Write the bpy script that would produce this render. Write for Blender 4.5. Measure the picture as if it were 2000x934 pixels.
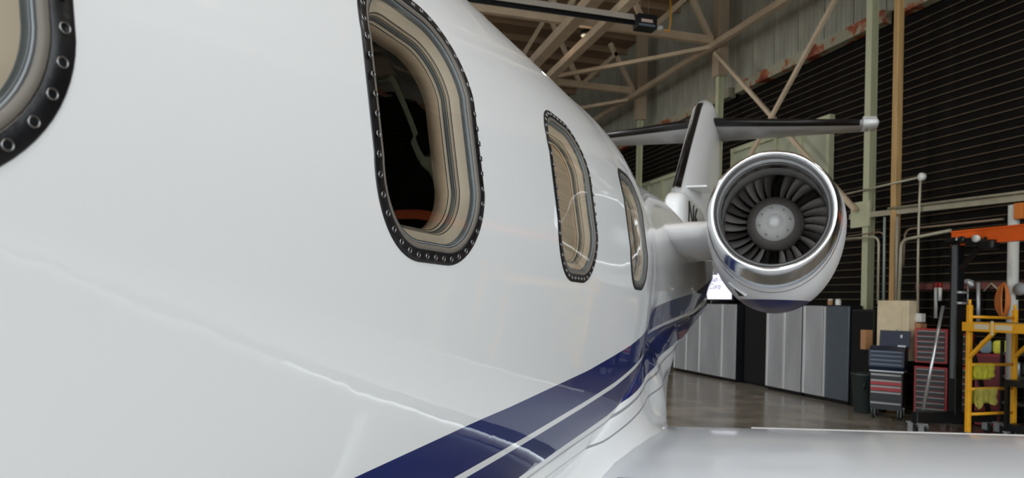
import bpy, bmesh, math, random
import numpy as np
from math import sin, cos, pi, radians, hypot, atan2, sqrt
from mathutils import Vector, Matrix, Euler
from mathutils.geometry import delaunay_2d_cdt
random.seed(7)
for o in list(bpy.data.objects): bpy.data.objects.remove(o)
SC = bpy.context.scene; COL = SC.collection

# ------------------------------------------------------------------ camera, sky, lights, exposure
FPX, CX, CY, EYE = 1400.0, 1000.0, 567.0, 1.8
YAW, PITCH, ROLL = radians(15.4), radians(1.0), radians(1.6)
fw = Vector((sin(YAW)*cos(PITCH), cos(YAW)*cos(PITCH), sin(PITCH)))
r0 = Vector((cos(YAW), -sin(YAW), 0)); u0 = r0.cross(fw)
rt = cos(ROLL)*r0 + sin(ROLL)*u0; upv = -sin(ROLL)*r0 + cos(ROLL)*u0
CAMP = Vector((0, 0, EYE))
cd = bpy.data.cameras.new('camera'); cam = bpy.data.objects.new('camera', cd); COL.objects.link(cam)
M = Matrix.Identity(4)
for i in range(3): M[i][0] = rt[i]; M[i][1] = upv[i]; M[i][2] = -fw[i]; M[i][3] = CAMP[i]
cam.matrix_world = M
cd.sensor_width = 36; cd.lens = 36*FPX/2000; cd.shift_x = 0; cd.shift_y = (CY-467)/2000
cd.clip_start = .02; cd.clip_end = 300
cd.dof.use_dof = True; cd.dof.focus_distance = 1.35; cd.dof.aperture_fstop = 9
SC.camera = cam

W = bpy.data.worlds.new('sky'); SC.world = W; W.use_nodes = True
bg = W.node_tree.nodes['Background']; bg.inputs[0].default_value = (.86, .945, 1.0, 1); bg.inputs[1].default_value = 2.75
vs = SC.view_settings; vs.view_transform = 'Standard'; vs.look = 'None'; vs.gamma = 1; vs.use_curve_mapping = False
vs.exposure = 0.05
sd = bpy.data.lights.new('sun', 'SUN'); sd.energy = 10.0; sd.angle = radians(.5); sd.color = (1,.96,.88)
sun = bpy.data.objects.new('sun', sd); COL.objects.link(sun); sun.location = (0, 60, 60); sun.rotation_euler = (radians(-38), 0, 0)

# ------------------------------------------------------------------ helpers
def ray(x, y): return (fw + rt*((x-CX)/FPX) - upv*((y-CY)/FPX)).normalized()
def on_x(x, y, X): d = ray(x, y); return CAMP + d*(X/d.x)
def on_y(x, y, Y): d = ray(x, y); return CAMP + d*(Y/d.y)
def on_z(x, y, Z=0): d = ray(x, y); return CAMP + d*((Z-EYE)/d.z)
def lin(c):
    return tuple((v/255/12.92 if v/255 <= .04045 else ((v/255+.055)/1.055)**2.4) for v in c) + (1,)
MATS = {}
def mat(name, col, rough=.5, metal=0, var=0, scale=6, bump=0, spec=.5, emit=0, stretch=None):
    if name in MATS: return MATS[name]
    m = bpy.data.materials.new(name); m.use_nodes = True; nt = m.node_tree; b = nt.nodes['Principled BSDF']
    c = lin(col); b.inputs['Base Color'].default_value = c; b.inputs['Roughness'].default_value = rough
    b.inputs['Metallic'].default_value = metal; b.inputs['Specular IOR Level'].default_value = spec
    if emit: b.inputs['Emission Color'].default_value = c; b.inputs['Emission Strength'].default_value = emit
    if var or bump:
        tc = nt.nodes.new('ShaderNodeTexCoord'); mp = nt.nodes.new('ShaderNodeMapping'); n = nt.nodes.new('ShaderNodeTexNoise')
        nt.links.new(tc.outputs['Object'], mp.inputs[0]); nt.links.new(mp.outputs[0], n.inputs['Vector'])
        n.inputs['Scale'].default_value = scale; n.inputs['Detail'].default_value = 4
        if stretch: mp.inputs['Scale'].default_value = stretch
        if var:
            r = nt.nodes.new('ShaderNodeValToRGB'); nt.links.new(n.outputs['Fac'], r.inputs[0])
            r.color_ramp.elements[0].position = .3; r.color_ramp.elements[1].position = .7
            r.color_ramp.elements[0].color = tuple(max(0, v*(1-var)) for v in c[:3])+(1,)
            r.color_ramp.elements[1].color = tuple(min(1, v*(1+var)) for v in c[:3])+(1,)
            nt.links.new(r.outputs[0], b.inputs['Base Color'])
        if bump:
            bp = nt.nodes.new('ShaderNodeBump'); bp.inputs['Strength'].default_value = bump; bp.inputs['Distance'].default_value = .02
            nt.links.new(n.outputs['Fac'], bp.inputs['Height']); nt.links.new(bp.outputs[0], b.inputs['Normal'])
    MATS[name] = m; return m

class MB:
    def __init__(s): s.bm = bmesh.new(); s.mi = 0
    def _f(s, vs):
        try: f = s.bm.faces.new(vs); f.material_index = s.mi; return f
        except ValueError: return None
    def box(s, c, d, R=None, bev=0):
        x, y, z = d[0]/2, d[1]/2, d[2]/2; c = Vector(c)
        P = [Vector(p) for p in ((-x,-y,-z),(x,-y,-z),(x,y,-z),(-x,y,-z),(-x,-y,z),(x,-y,z),(x,y,z),(-x,y,z))]
        if R is not None: P = [R @ p for p in P]
        v = [s.bm.verts.new(c+p) for p in P]
        fs = [s._f([v[i] for i in q]) for q in ((0,3,2,1),(4,5,6,7),(0,1,5,4),(1,2,6,5),(2,3,7,6),(3,0,4,7))]
        if bev:
            es = list({e for f in fs for e in f.edges})
            bmesh.ops.bevel(s.bm, geom=es, offset=bev, segments=2, affect='EDGES', profile=.5)
        return s
    def bar(s, a, b, w, h=None, up=(0,0,1)):
        a, b = Vector(a), Vector(b); h = h or w; d = (b-a); L = d.length; d.normalize(); u = Vector(up)
        if abs(d.dot(u)) > .98: u = Vector((1,0,0))
        x = d.cross(u).normalized(); z = x.cross(d)
        R = Matrix((x, d, z)).transposed()
        return s.box((a+b)/2, (w, L, h), R)
    def tube(s, pts, r, n=10, cap=True, closed=False):
        pts = [Vector(p) for p in pts]; rings = []; prev = None; N = len(pts)
        for i, p in enumerate(pts):
            if closed: d = (pts[(i+1) % N]-pts[i-1]).normalized()
            else: d = (pts[min(i+1, N-1)]-pts[max(i-1, 0)]).normalized()
            if prev is None:
                u = Vector((0,0,1)) if abs(d.z) < .9 else Vector((1,0,0)); x = d.cross(u).normalized()
            else: x = (prev - d*prev.dot(d)).normalized()
            y = d.cross(x); prev = x; rr = r[i] if isinstance(r, (list, tuple)) else r
            rings.append([s.bm.verts.new(p + x*rr*cos(2*pi*k/n) + y*rr*sin(2*pi*k/n)) for k in range(n)])
        for i in range(N if closed else N-1):
            A, B = rings[i], rings[(i+1) % N]
            for k in range(n):
                f = s._f([A[k], A[(k+1)%n], B[(k+1)%n], B[k]])
                if f: f.smooth = True
        if cap and not closed: s._f(rings[0][::-1]); s._f(rings[-1])
        return s
    def lathe(s, prof, c=(0,0,0), axis='z', n=24, mats=None):
        c = Vector(c); rings = []
        for (r, h) in prof:
            ring = []
            for k in range(n):
                t = 2*pi*k/n; a, b = r*cos(t), r*sin(t)
                p = {'z': (a, b, h), 'y': (a, h, b), 'x': (h, a, b)}[axis]
                ring.append(s.bm.verts.new(c+Vector(p)))
            rings.append(ring)
        for i in range(len(rings)-1):
            if mats: s.mi = mats[i]
            for k in range(n):
                f = s._f([rings[i][k], rings[i][(k+1)%n], rings[i+1][(k+1)%n], rings[i+1][k]])
                if f: f.smooth = True
        if prof[0][0] > 1e-6: s._f(rings[0][::-1])
        if prof[-1][0] > 1e-6: s._f(rings[-1])
        return s
    def prism(s, poly, y0, y1, axis='y'):
        def P(a, b, h): return {'y': (a, h, b), 'x': (h, a, b), 'z': (a, b, h)}[axis]
        A = [s.bm.verts.new(P(a, b, y0)) for a, b in poly]; B = [s.bm.verts.new(P(a, b, y1)) for a, b in poly]
        s._f(A); s._f(B[::-1]); n = len(poly)
        for i in range(n): s._f([A[i], B[i], B[(i+1)%n], A[(i+1)%n]])
        return s
    def loft(s, secs, closed=True, cap=True, smooth=True):
        R = [[s.bm.verts.new(p) for p in sec] for sec in secs]; n = len(R[0])
        for A, B in zip(R[:-1], R[1:]):
            for k in range(n if closed else n-1):
                f = s._f([A[k], A[(k+1)%n], B[(k+1)%n], B[k]])
                if f: f.smooth = smooth
        if cap: s._f(R[0][::-1]); s._f(R[-1])
        return s
    def mesh(s, name, mats, recalc=True):
        if recalc: bmesh.ops.recalc_face_normals(s.bm, faces=s.bm.faces[:])
        me = bpy.data.meshes.new(name); s.bm.to_mesh(me); s.bm.free()
        for m in (mats if isinstance(mats, (list, tuple)) else [mats]): me.materials.append(m)
        return me
    def build(s, name, mats, parent=None, label=None, recalc=True, loc=None):
        return add(name, s.mesh(name, mats, recalc), parent, label, loc)
def add(name, me, parent=None, label=None, loc=None, rot=None):
    o = bpy.data.objects.new(name, me); COL.objects.link(o)
    if parent: o.parent = parent
    if label: o['label'] = label
    if loc is not None: o.location = loc
    if rot is not None: o.rotation_euler = rot
    return o
def tag(o, label, cat, group=None):
    o['label'] = label; o['category'] = cat
    if group: o['group'] = group
    return o
def thing(name, label, cat, loc=(0,0,0), rz=0, group=None):
    o = bpy.data.objects.new(name, None); COL.objects.link(o); o.location = loc; o.rotation_euler = (0,0,rz); o.empty_display_size = .1
    return tag(o, label, cat, group)
def struct(o): o['kind'] = 'structure'; return o
def text_mesh(body, size, mats, extrude=.001, sx=1, shear=0):
    cu = bpy.data.curves.new('lettering', 'FONT'); cu.body = body; cu.size = size; cu.extrude = extrude; cu.shear = shear
    o = bpy.data.objects.new('lettering', cu); COL.objects.link(o)
    dg = bpy.context.evaluated_depsgraph_get(); me = bpy.data.meshes.new_from_object(o.evaluated_get(dg))
    bpy.data.objects.remove(o); bpy.data.curves.remove(cu)
    me.transform(Matrix.Diagonal((sx, 1, 1, 1))); me.materials.clear(); me.materials.append(mats); return me

# ------------------------------------------------------------------ materials
m_floor = mat('polished concrete', (138,130,118), .2, var=.4, scale=1.1)
m_apron = mat('apron concrete', (186,184,178), .8, var=.1, scale=.8)
m_plank = mat('dark siding', (20,18,15), .85, var=.25, scale=3, spec=.08)
m_lip = mat('tan siding edge', (80,69,57), .8, var=.25, scale=3, spec=.15)  # lighter tan for the narrow strip along each board's lower edge
m_panel = mat('grey green sheet metal', (156,153,138), .6, var=.22, scale=2.2, stretch=(1,1,.25))
m_roof = mat('brown roof deck', (140,114,90), .8, var=.25, scale=1.5, stretch=(.2,3,1))
m_steel = mat('beige painted steel', (188,168,142), .55, var=.14, scale=2)
m_green = mat('pale green paint', (176,176,146), .5, var=.1, scale=3)
m_wood = mat('yellow pine post', (176,142,92), .6, var=.2, scale=3, stretch=(6,6,.4))
m_black = mat('black painted metal', (16,17,19), .4)
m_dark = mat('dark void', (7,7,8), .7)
m_orange = mat('orange beam paint', (232,98,28), .35, var=.06)
m_yellow = mat('yellow scaffold paint', (252,178,36), .38, var=.07)
m_red = mat('red enamel', (160,26,30), .3, var=.1)
m_navy = mat('navy toolbox paint', (26,36,58), .35)
m_silver = mat('brushed steel', (186,188,190), .35, .5)
m_chrome = mat('polished chrome', (206,208,210), .28, .8)
m_zinc = mat('pale conduit', (168,162,140), .45, .2, var=.12)
m_brownpipe = mat('brown conduit', (132,112,92), .5, var=.12)
m_beige = mat('beige box paint', (214,198,166), .55, var=.08)
m_white = mat('white plastic', (214,214,208), .5)
m_rubber = mat('black rubber', (22,22,22), .7)
m_cabgrey = mat('grey locker steel', (184,185,188), .28, .35, var=.2, scale=1.6, stretch=(1,1,.3))
m_cabblue = mat('slate locker paint', (98,106,114), .35, .4, var=.06)
m_rag = mat('yellow towelling', (240,234,84), .9, var=.15, scale=14, bump=.4)
m_ragdull = mat('faded yellow towelling', (220,210,104), .9, var=.2, scale=12, bump=.4)
m_cord = mat('orange cord', (206,116,44), .5)
m_cardboard = mat('cardboard', (164,120,84), .8)
m_lightblue = mat('pale blue plastic', (150,176,190), .6, var=.1)
m_trash = mat('dark green plastic', (40,48,48), .5)

# ------------------------------------------------------------------ the hangar shell
XW = 11.0; Y0, Y1 = -14.0, 32.0; XL = -22.0; ZR = 11.4
struct(MB().box(((XW+XL)/2+.0, (Y0+Y1)/2, -.1), (XW-XL+.6, Y1-Y0, .2)).build('floor', m_floor))
struct(MB().box((-5, -44, -.11), (240, 60, .2)).build('trim_1', m_apron))
YD = -6.5   # the right wall's big door stands open from here to the front
wb = MB(); wb.box((XW+.15, (YD+Y1)/2, ZR/2), (.2, Y1-YD, ZR)); wb.box((XW+.15, (Y0+YD)/2, ZR-.5), (.2, YD-Y0, 1.0))
wall = struct(wb.build('wall_right', m_dark))
far = struct(MB().box(((XW+XL)/2, Y1+.1, ZR/2), (XW-XL+.8, .2, ZR+.2)).build('wall_back', mat('brown far wall', (92,80,66), .8, var=.25, scale=1.2, stretch=(2,1,.2))))
lw = MB(); lw.box((XL-.1, 26, ZR/2), (.2, 12, ZR)); lw.box((XL-.1, 3, ZR-1.2), (.2, 34, 2.4))
left = struct(lw.build('wall_left', m_panel))
ceil = struct(MB().box(((XW+XL)/2, (Y0+Y1)/2, ZR+.1), (XW-XL+.6, Y1-Y0, .2)).build('ceiling', m_roof))
# lapped dark boards, one object per board and bay
bays = [(YD,6),(6,11.6),(11.6,17.1),(17.1,22.0),(22.0,32)]
PP = .157
for (ya, yb) in bays:
    L = yb-ya-.015; mb = MB()
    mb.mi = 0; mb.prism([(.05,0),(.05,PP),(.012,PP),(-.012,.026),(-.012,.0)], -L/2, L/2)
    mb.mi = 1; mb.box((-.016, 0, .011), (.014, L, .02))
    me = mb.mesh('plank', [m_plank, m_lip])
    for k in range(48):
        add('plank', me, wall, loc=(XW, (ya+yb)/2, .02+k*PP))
# upper sheet panels, each with ribs
mb = MB(); pw = .92
for j in range(5): mb.prism([(0, -.0), (-.03, 0), (-.03, .03)], 0, .01) if False else None
mb.box((0, 0, 1.75), (.02, pw-.03, 3.5))
for j in range(6): mb.box((-.018, -pw/2+.09+j*.148, 1.75), (.02, .05, 3.5))
pme = mb.mesh('wall_panel', m_panel)
for k in range(int((Y1-YD)/pw)):
    add('wall_panel', pme, wall, loc=(XW-.03, YD+pw/2+k*pw, 7.86))
# rusty girt at the foot of the panels
rm = bpy.data.materials.new('peeling rust'); rm.use_nodes = True; nt = rm.node_tree; b = nt.nodes['Principled BSDF']; b.inputs['Roughness'].default_value = .7
tc = nt.nodes.new('ShaderNodeTexCoord'); n1 = nt.nodes.new('ShaderNodeTexNoise'); n1.inputs['Scale'].default_value = 1.7; n1.inputs['Detail'].default_value = 7; n1.inputs['Roughness'].default_value = .62
nt.links.new(tc.outputs['Object'], n1.inputs['Vector']); cr = nt.nodes.new('ShaderNodeValToRGB'); nt.links.new(n1.outputs['Fac'], cr.inputs[0]); nt.links.new(cr.outputs[0], b.inputs['Base Color'])
e = cr.color_ramp.elements; e[0].position = .50; e[0].color = lin((150,146,124)); e[1].position = .54; e[1].color = lin((150,80,48)); x = e.new(.62); x.color = lin((112,50,30))
for (ya, yb) in bays: MB().box((XW-.16, (ya+yb)/2, 7.72), (.22, yb-ya-.3, .26)).build('girt', rm, wall, 'rusty girt with peeling pale paint')
# columns
COLX = 10.3
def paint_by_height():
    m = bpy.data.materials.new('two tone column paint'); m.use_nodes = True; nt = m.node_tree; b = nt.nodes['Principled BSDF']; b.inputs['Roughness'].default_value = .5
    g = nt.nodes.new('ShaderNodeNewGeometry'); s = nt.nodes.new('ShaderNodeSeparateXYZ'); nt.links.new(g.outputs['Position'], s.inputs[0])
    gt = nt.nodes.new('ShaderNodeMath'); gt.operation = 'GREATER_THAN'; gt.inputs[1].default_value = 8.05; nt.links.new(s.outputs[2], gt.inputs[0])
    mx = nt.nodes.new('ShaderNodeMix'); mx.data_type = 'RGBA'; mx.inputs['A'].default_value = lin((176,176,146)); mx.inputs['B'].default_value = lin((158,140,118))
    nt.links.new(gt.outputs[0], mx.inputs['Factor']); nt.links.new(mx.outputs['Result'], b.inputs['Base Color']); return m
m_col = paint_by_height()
col_lab = {6.0: 'pale green steel column nearest the open hangar door', 11.6: 'pale green steel column standing right of the engine beside the wooden post', 17.1: 'steel column behind the tail fin where the cross braces meet', 22.0: 'farthest steel column, beyond the left half of the tailplane'}
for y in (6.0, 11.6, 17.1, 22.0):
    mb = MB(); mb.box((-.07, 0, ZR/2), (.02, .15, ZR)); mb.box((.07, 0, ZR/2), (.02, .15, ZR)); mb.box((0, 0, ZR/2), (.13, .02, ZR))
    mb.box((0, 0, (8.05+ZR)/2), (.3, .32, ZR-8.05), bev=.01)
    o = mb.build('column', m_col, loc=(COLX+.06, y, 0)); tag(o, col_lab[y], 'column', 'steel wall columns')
# eave strut and trusses
o = MB().box((COLX-.25, 9, 8.82), (.14, 45.5, .16)).build('eave_strut', m_steel); tag(o, 'long beige eave strut running along the right wall below the roof', 'beam')
tr_lab = {6.0: 'roof truss nearest the door, over the camera', 11.6: 'second roof truss, over the wing', 17.1: 'beige roof truss meeting the column behind the tail fin', 22.0: 'farther beige roof truss beyond the ceiling lamp'}
for y in (6.0, 11.6, 17.1, 22.0):
    t = thing('roof_truss', tr_lab[y], 'truss', (0, y, 9.0), group='roof trusses')
    MB().box(((10.1+XL)/2, 0, 0), (10.1-XL, .16, .2)).build('bottom_chord', m_steel, t)
    MB().box(((10.1+XL)/2, 0, 2.2), (10.1-XL, .16, .2)).build('top_chord', m_steel, t)
    k = 0; xx = 10.05
    bars = [((10.05,0,.05),(9.2,0,1.5)), ((9.45,0,1.2),(8.2,0,.0))]
    xx = 8.2
    while xx > XL+2:
        bars += [((xx,0,0),(xx-1.2,0,2.2)), ((xx-1.2,0,2.2),(xx-2.4,0,0))]; xx -= 2.4
    for a, c in bars: MB().bar(a, c, .11, .13).build('web_member', m_steel, t)
# wall cross bracing between two columns
for nm, lab, a, c in (('cross_brace', 'wall brace falling right from the tail column to the foot of the green column', (COLX-.17,17.0,8.65), (COLX-.12,11.75,3.8)),
                      ('cross_brace', 'wall brace rising right from behind the engine to the top of the green column', (COLX-.24,17.0,3.8), (COLX-.24,11.85,8.6))):
    tag(MB().bar(a, c, .07, .09).build(nm, m_steel), lab, 'brace')
tag(MB().box((COLX-.03, 11.72, 3.72), (.03, .5, .5)).build('gusset_plate', m_green), 'green gusset plate where the brace meets the green column', 'plate')
# horizontal bracing and twin longitudinal beams
tag(MB().bar((10.05,17.04,8.8), (6.6,21.3,8.8), .12, .1).build('roof_brace', m_steel), 'thin horizontal roof brace running left from the tail column', 'brace')
tag(MB().bar((10.0,22.2,8.75), (6.9,26.4,8.75), .12, .1).build('roof_brace', m_steel), 'far horizontal roof brace beyond the second column', 'brace')
tag(MB().bar((5.95,6,8.8), (5.95,27,8.8), .3, .25).build('roof_beam', m_steel), 'broad beige roof beam crossing behind the heater tube', 'beam')
tag(MB().bar((6.45,6,8.55), (6.6,27,8.55), .22, .2).build('roof_beam', m_steel), 'narrower roof beam right beside the broad one', 'beam')
mb = MB(); mb.box(((XW+XL)/2, 0, 0), (XW-XL, .1, .22)); pur = mb.mesh('purlin', m_roof)
for k in range(34): add('purlin', pur, ceil, loc=(0, -13.5+k*1.36, ZR-.12))
tag(MB().box((COLX, 10.87, 4.0), (.13, .12, 8.0), bev=.01).build('wood_post', m_wood), 'tall yellowish timber post rising behind the beige fuse box', 'post')
tag(MB().lathe([(.075,0),(.075,3.5)], (COLX-.05, 8.5, 0), n=20).build('short_post', m_white), 'short whitish pipe post with a cord coil, at right', 'post')
# frosted windows in the wall
def wall_window(nm, ya, yb, z0, z1, n):
    f = MB(); x = XW-.1
    f.box((x, (ya+yb)/2, z1), (.14, yb-ya+.12, .12)); f.box((x, (ya+yb)/2, z0), (.14, yb-ya+.12, .12))
    for i in range(n+1): f.box((x, ya+(yb-ya)*i/n, (z0+z1)/2), (.13, .1, z1-z0))
    w = struct(f.build(nm, m_green)); pane = mat('painted over glass', (170,172,150), .3, var=.1, scale=2)
    for i in range(n):
        MB().box((x+.02, ya+(yb-ya)*(i+.5)/n, (z0+z1)/2), (.02, (yb-ya)/n-.1, z1-z0-.1)).build('pane', pane, w)
wall_window('window_1', 13.4, 17.2, 3.9, 6.1, 4)
wall_window('window_2', 20.2, 23.4, 3.9, 6.0, 3)

# ------------------------------------------------------------------ the aircraft
VA = YAW + radians(21.8); DC = 1.3; ZC = 1.94
ua = Vector((sin(VA), cos(VA), 0)); ra = Vector((cos(VA), -sin(VA), 0))
jet = thing('business_jet', 'white twin engine business jet with a navy double stripe, seen along its side', 'airplane', tuple(-ra*DC), -VA)
def itp(x, T): return float(np.interp(x, [t[0] for t in T], [t[1] for t in T]))
_c = {}
def sm(x, T, k):
    key = (round(x, 4), k)
    if key not in _c: _c[key] = sum(itp(x+i*.12, T)*w for i, w in ((-2,1),(-1,2),(0,3),(1,2),(2,1)))/9
    return _c[key]
RT = [(-4.9,.02),(-4.6,.25),(-4.0,.46),(-3.2,.64),(-2.2,.78),(-1.6,.8),(2.3,.8),(2.75,.785),(3.1,.72),(3.6,.645),(4.2,.625),(5.2,.63),(6.5,.56),(8,.44),(9.5,.26),(11.2,.06)]
ZT = [(-5,-.3),(-2.5,0),(4,0),(6,.08),(8,.24),(11,.55)]
NT = [(-6,2.2),(-3,3.5),(2.6,3.5),(3.6,2.3),(20,2.0)]
def frad(a, th):
    R = sm(a, RT, 0); n = 2.0; s = sin(th)
    if s > 0 and a > 2.4: R *= 1+.14*min(1, max(0, a-2.4))*min(1, max(0, (7-a)/1.5))*s*s
    if s < 0:
        k = min(1, -th/radians(45)) if th > -pi/2 else min(1, (pi+th)/radians(45))
        k = k*k*(3-2*k); n = 2+(sm(a, NT, 1)-2)*k
    return R/(abs(cos(th))**n+abs(s)**n)**(1/n)
def fpos(a, th):
    r = frad(a, th); return Vector((r*cos(th), a, ZC+sm(a, ZT, 2)+r*sin(th)))
def fnor(a, th):
    e = .004; return ((fpos(a, th+e)-fpos(a, th-e)).cross(fpos(a-e, th)-fpos(a+e, th))).normalized()*1.0
def fsurf(a, th, off=0):
    p = fpos(a, th)
    if off: p = p + fnor(a, th)*off
    return p
TOP = [(-3,-.62),(0,-.43),(.79,-.373),(1.17,-.353),(1.33,-.347),(1.89,-.317),(2.4,-.273),(2.64,-.247),(3.48,-.149),(5.15,-.034),(8,.22),(11,.5)]
BOT = [(-3,-.82),(0,-.62),(.8,-.556),(1.485,-.526),(1.82,-.508),(2.22,-.49),(2.45,-.466),(2.75,-.435),(3.3,-.405),(4.14,-.369),(6.2,-.268),(8,.0),(11,.3)]
def stripe_v(a, p):
    z = p.z-ZC; t = itp(a, TOP); return (t-z)/(t-itp(a, BOT))
def paint_mat():
    m = bpy.data.materials.new('gloss white and navy paint'); m.use_nodes = True; nt = m.node_tree; b = nt.nodes['Principled BSDF']
    b.inputs['Roughness'].default_value = .35; b.inputs['Coat Weight'].default_value = .85; b.inputs['Coat Roughness'].default_value = .02; b.inputs['Specular IOR Level'].default_value = .12
    uv = nt.nodes.new('ShaderNodeUVMap'); uv.uv_map = 'stripe'; s = nt.nodes.new('ShaderNodeSeparateXYZ'); nt.links.new(uv.outputs[0], s.inputs[0])
    mp = nt.nodes.new('ShaderNodeMapRange'); mp.inputs['From Min'].default_value = -1; mp.inputs['From Max'].default_value = 3; nt.links.new(s.outputs[1], mp.inputs[0])
    r = nt.nodes.new('ShaderNodeValToRGB'); r.color_ramp.interpolation = 'CONSTANT'; nt.links.new(mp.outputs[0], r.inputs[0])
    white, navy, grey = lin((234,235,236)), lin((10,34,98)), lin((150,152,156))
    st = [(-1,white),(0,navy),(.465,white),(.545,navy),(1.0,white),(1.09,grey),(1.13,white),(1.36,grey),(1.40,white)]
    el = r.color_ramp.elements; el[0].position = 0; el[0].color = white; el[1].position = (0+1)/4; el[1].color = navy
    for v, c in st[2:]: e = el.new((v+1)/4); e.color = c
    nt.links.new(r.outputs[0], b.inputs['Base Color'])
    tc = nt.nodes.new('ShaderNodeTexCoord'); n = nt.nodes.new('ShaderNodeTexNoise'); n.inputs['Scale'].default_value = 11; n.inputs['Detail'].default_value = 2
    bp = nt.nodes.new('ShaderNodeBump'); bp.inputs['Strength'].default_value = .05; bp.inputs['Distance'].default_value = .01
    nt.links.new(tc.outputs['Object'], n.inputs['Vector']); nt.links.new(n.outputs['Fac'], bp.inputs['Height'])
    nt.links.new(bp.outputs[0], b.inputs['Coat Normal']); return m
m_paint = paint_mat()
m_wing = mat('satin white wing paint', (206,210,215), .14, spec=.45)
m_wh = mat('gloss white aircraft paint', (242,243,244), .2, spec=.3); MATS['gloss white aircraft paint'].node_tree.nodes['Principled BSDF'].inputs['Coat Weight'].default_value = .25
# windows: outline in surface arc coordinates
WIN = [.197+.745*k for k in range(4)]; WW, WH, WC, RS = .342, .422, radians(9.0), .8
def outline(d=0, n=20):
    w, h, rc = WW/2-d, WH/2-d, max(.13-d, .02); P = []
    for cx, cy, t0 in ((w-rc, h-rc, 0), (-w+rc, h-rc, 90), (-w+rc, -h+rc, 180), (w-rc, -h+rc, 270)):
        for i in range(n): t = radians(t0+90*i/(n-1)); P.append((cx+rc*cos(t), cy+rc*sin(t)))
    return P
def inside(x, y, P):
    c = False; j = len(P)-1
    for i in range(len(P)):
        if (P[i][1] > y) != (P[j][1] > y) and x < (P[j][0]-P[i][0])*(y-P[i][1])/(P[j][1]-P[i][1])+P[i][0]: c = not c
        j = i
    return c
def skin(a0, a1, da, name, mats, off=0, inset=0, parent=None, flip=False, uv=True):
    NA = int(round((a1-a0)/da)); NTH = 144; dth = 2*pi/NTH
    V, Fc, A = [], [], []
    idx = {}
    def vert(i, j):
        k = (i, j % NTH)
        if k not in idx: idx[k] = len(V); V.append((a0+i*da, -pi+(j % NTH)*dth))
        return idx[k]
    iA = int(math.floor((-.02-a0)/da)); iB = int(math.ceil((2.68-a0)/da))
    jA = int(math.floor((radians(-9)+pi)/dth)); jB = int(math.ceil((radians(27)+pi)/dth))
    for i in range(NA):
        for j in range(NTH):
            if iA <= i < iB and jA <= j < jB: continue
            Fc.append((vert(i, j), vert(i+1, j), vert(i+1, j+1), vert(i, j+1)))
    outs = [[(wc+x, WC*RS+y) for x, y in outline(inset)] for wc in WIN]; big = [[(wc+x*1.08, WC*RS+y*1.06) for x, y in outline(inset)] for wc in WIN]
    pts, key, ed = [], [], []
    for i in range(iA, iB+1):
        for j in range(jA, jB+1):
            a, s = a0+i*da, (-pi+j*dth)*RS
            if any(inside(a, s, B) for B in big): continue
            pts.append(Vector((a, s))); key.append(vert(i, j))
    for O in outs:
        b0 = len(pts)
        for k, (a, s) in enumerate(O):
            pts.append(Vector((a, s))); key.append(len(V)); V.append((a, s/RS)); ed.append((b0+k, b0+(k+1) % len(O)))
    vo, eo, fo, ov, oe, of = delaunay_2d_cdt(pts, ed, [], 0, 1e-6)
    mp = [key[o[0]] for o in ov]
    for f in fo:
        cx = sum(vo[i].x for i in f)/3; cy = sum(vo[i].y for i in f)/3
        if any(inside(cx, cy, O) for O in outs): continue
        Fc.append(tuple(mp[i] for i in f))
    co = [fsurf(a, t, off) for a, t in V]
    if flip: Fc = [f[::-1] for f in Fc]
    me = bpy.data.meshes.new(name); me.from_pydata([tuple(c) for c in co], [], Fc); me.update()
    for p in me.polygons: p.use_smooth = True
    sgn = -1 if flip else 1
    me.normals_split_custom_set_from_vertices([tuple(fnor(a, t)*sgn) for a, t in V])
    if uv:
        L = me.uv_layers.new(name='stripe'); vv = [stripe_v(a, c) for (a, t), c in zip(V, co)]
        for lp in me.loops: L.data[lp.index].uv = (V[lp.vertex_index][0], vv[lp.vertex_index])
    for m in mats: me.materials.append(m)
    return add(name, me, parent)
fus = skin(-4.86, 11.1, .06, 'fuselage', [m_paint], parent=jet)
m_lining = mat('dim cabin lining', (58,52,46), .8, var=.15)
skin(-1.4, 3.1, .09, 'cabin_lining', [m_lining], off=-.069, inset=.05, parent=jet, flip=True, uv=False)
# window assemblies
def ringmesh(name, wc, prof, mats, th0=WC, closed_in=False, mids=None):
    mb = MB(); loops = []
    for d, off in prof:
        loops.append([mb.bm.verts.new(fsurf(wc+x, th0+y/RS, off)) for x, y in outline(d)])
    for q, (A, B) in enumerate(zip(loops[:-1], loops[1:])):
        mb.mi = mids[q] if mids else 0
        for k in range(len(A)):
            f = mb._f([A[k], A[(k+1)%len(A)], B[(k+1)%len(A)], B[k]])
            if f: f.smooth = True
    if closed_in:
        mb.mi = mids[-1] if mids else 0; prev = loops[-1]; d, off = prof[-1]; base = outline(d)
        for s in (.75, .5, .25):
            cur = [mb.bm.verts.new(fsurf(wc+x*s, th0+y*s/RS, off)) for x, y in base]
            for k in range(len(prev)):
                f = mb._f([prev[k], prev[(k+1)%len(prev)], cur[(k+1)%len(prev)], cur[k]])
                if f: f.smooth = True
            prev = cur
        c = mb.bm.verts.new(fsurf(wc, th0, off))
        for k in range(len(prev)):
            f = mb._f([prev[k], prev[(k+1)%len(prev)], c])
            if f: f.smooth = True
    return mb.mesh(name, mats)
m_frame = mat('worn black window frame', (26,26,28), .3, var=.5, scale=22, bump=.1)
m_bead = mat('taupe window seal', (112,106,98), .45)
m_seal = mat('dark window seal', (38,38,38), .4)
m_cream = mat('cream window liner', (255,238,214), .45)
m_bluegrey = mat('blue grey gasket', (138,146,150), .3)
m_tan = mat('tan cabin trim', (232,206,174), .5)
m_shade = mat('beige pleated shade', (206,188,164), .7, var=.12, scale=9, stretch=(1,.2,14))
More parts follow.
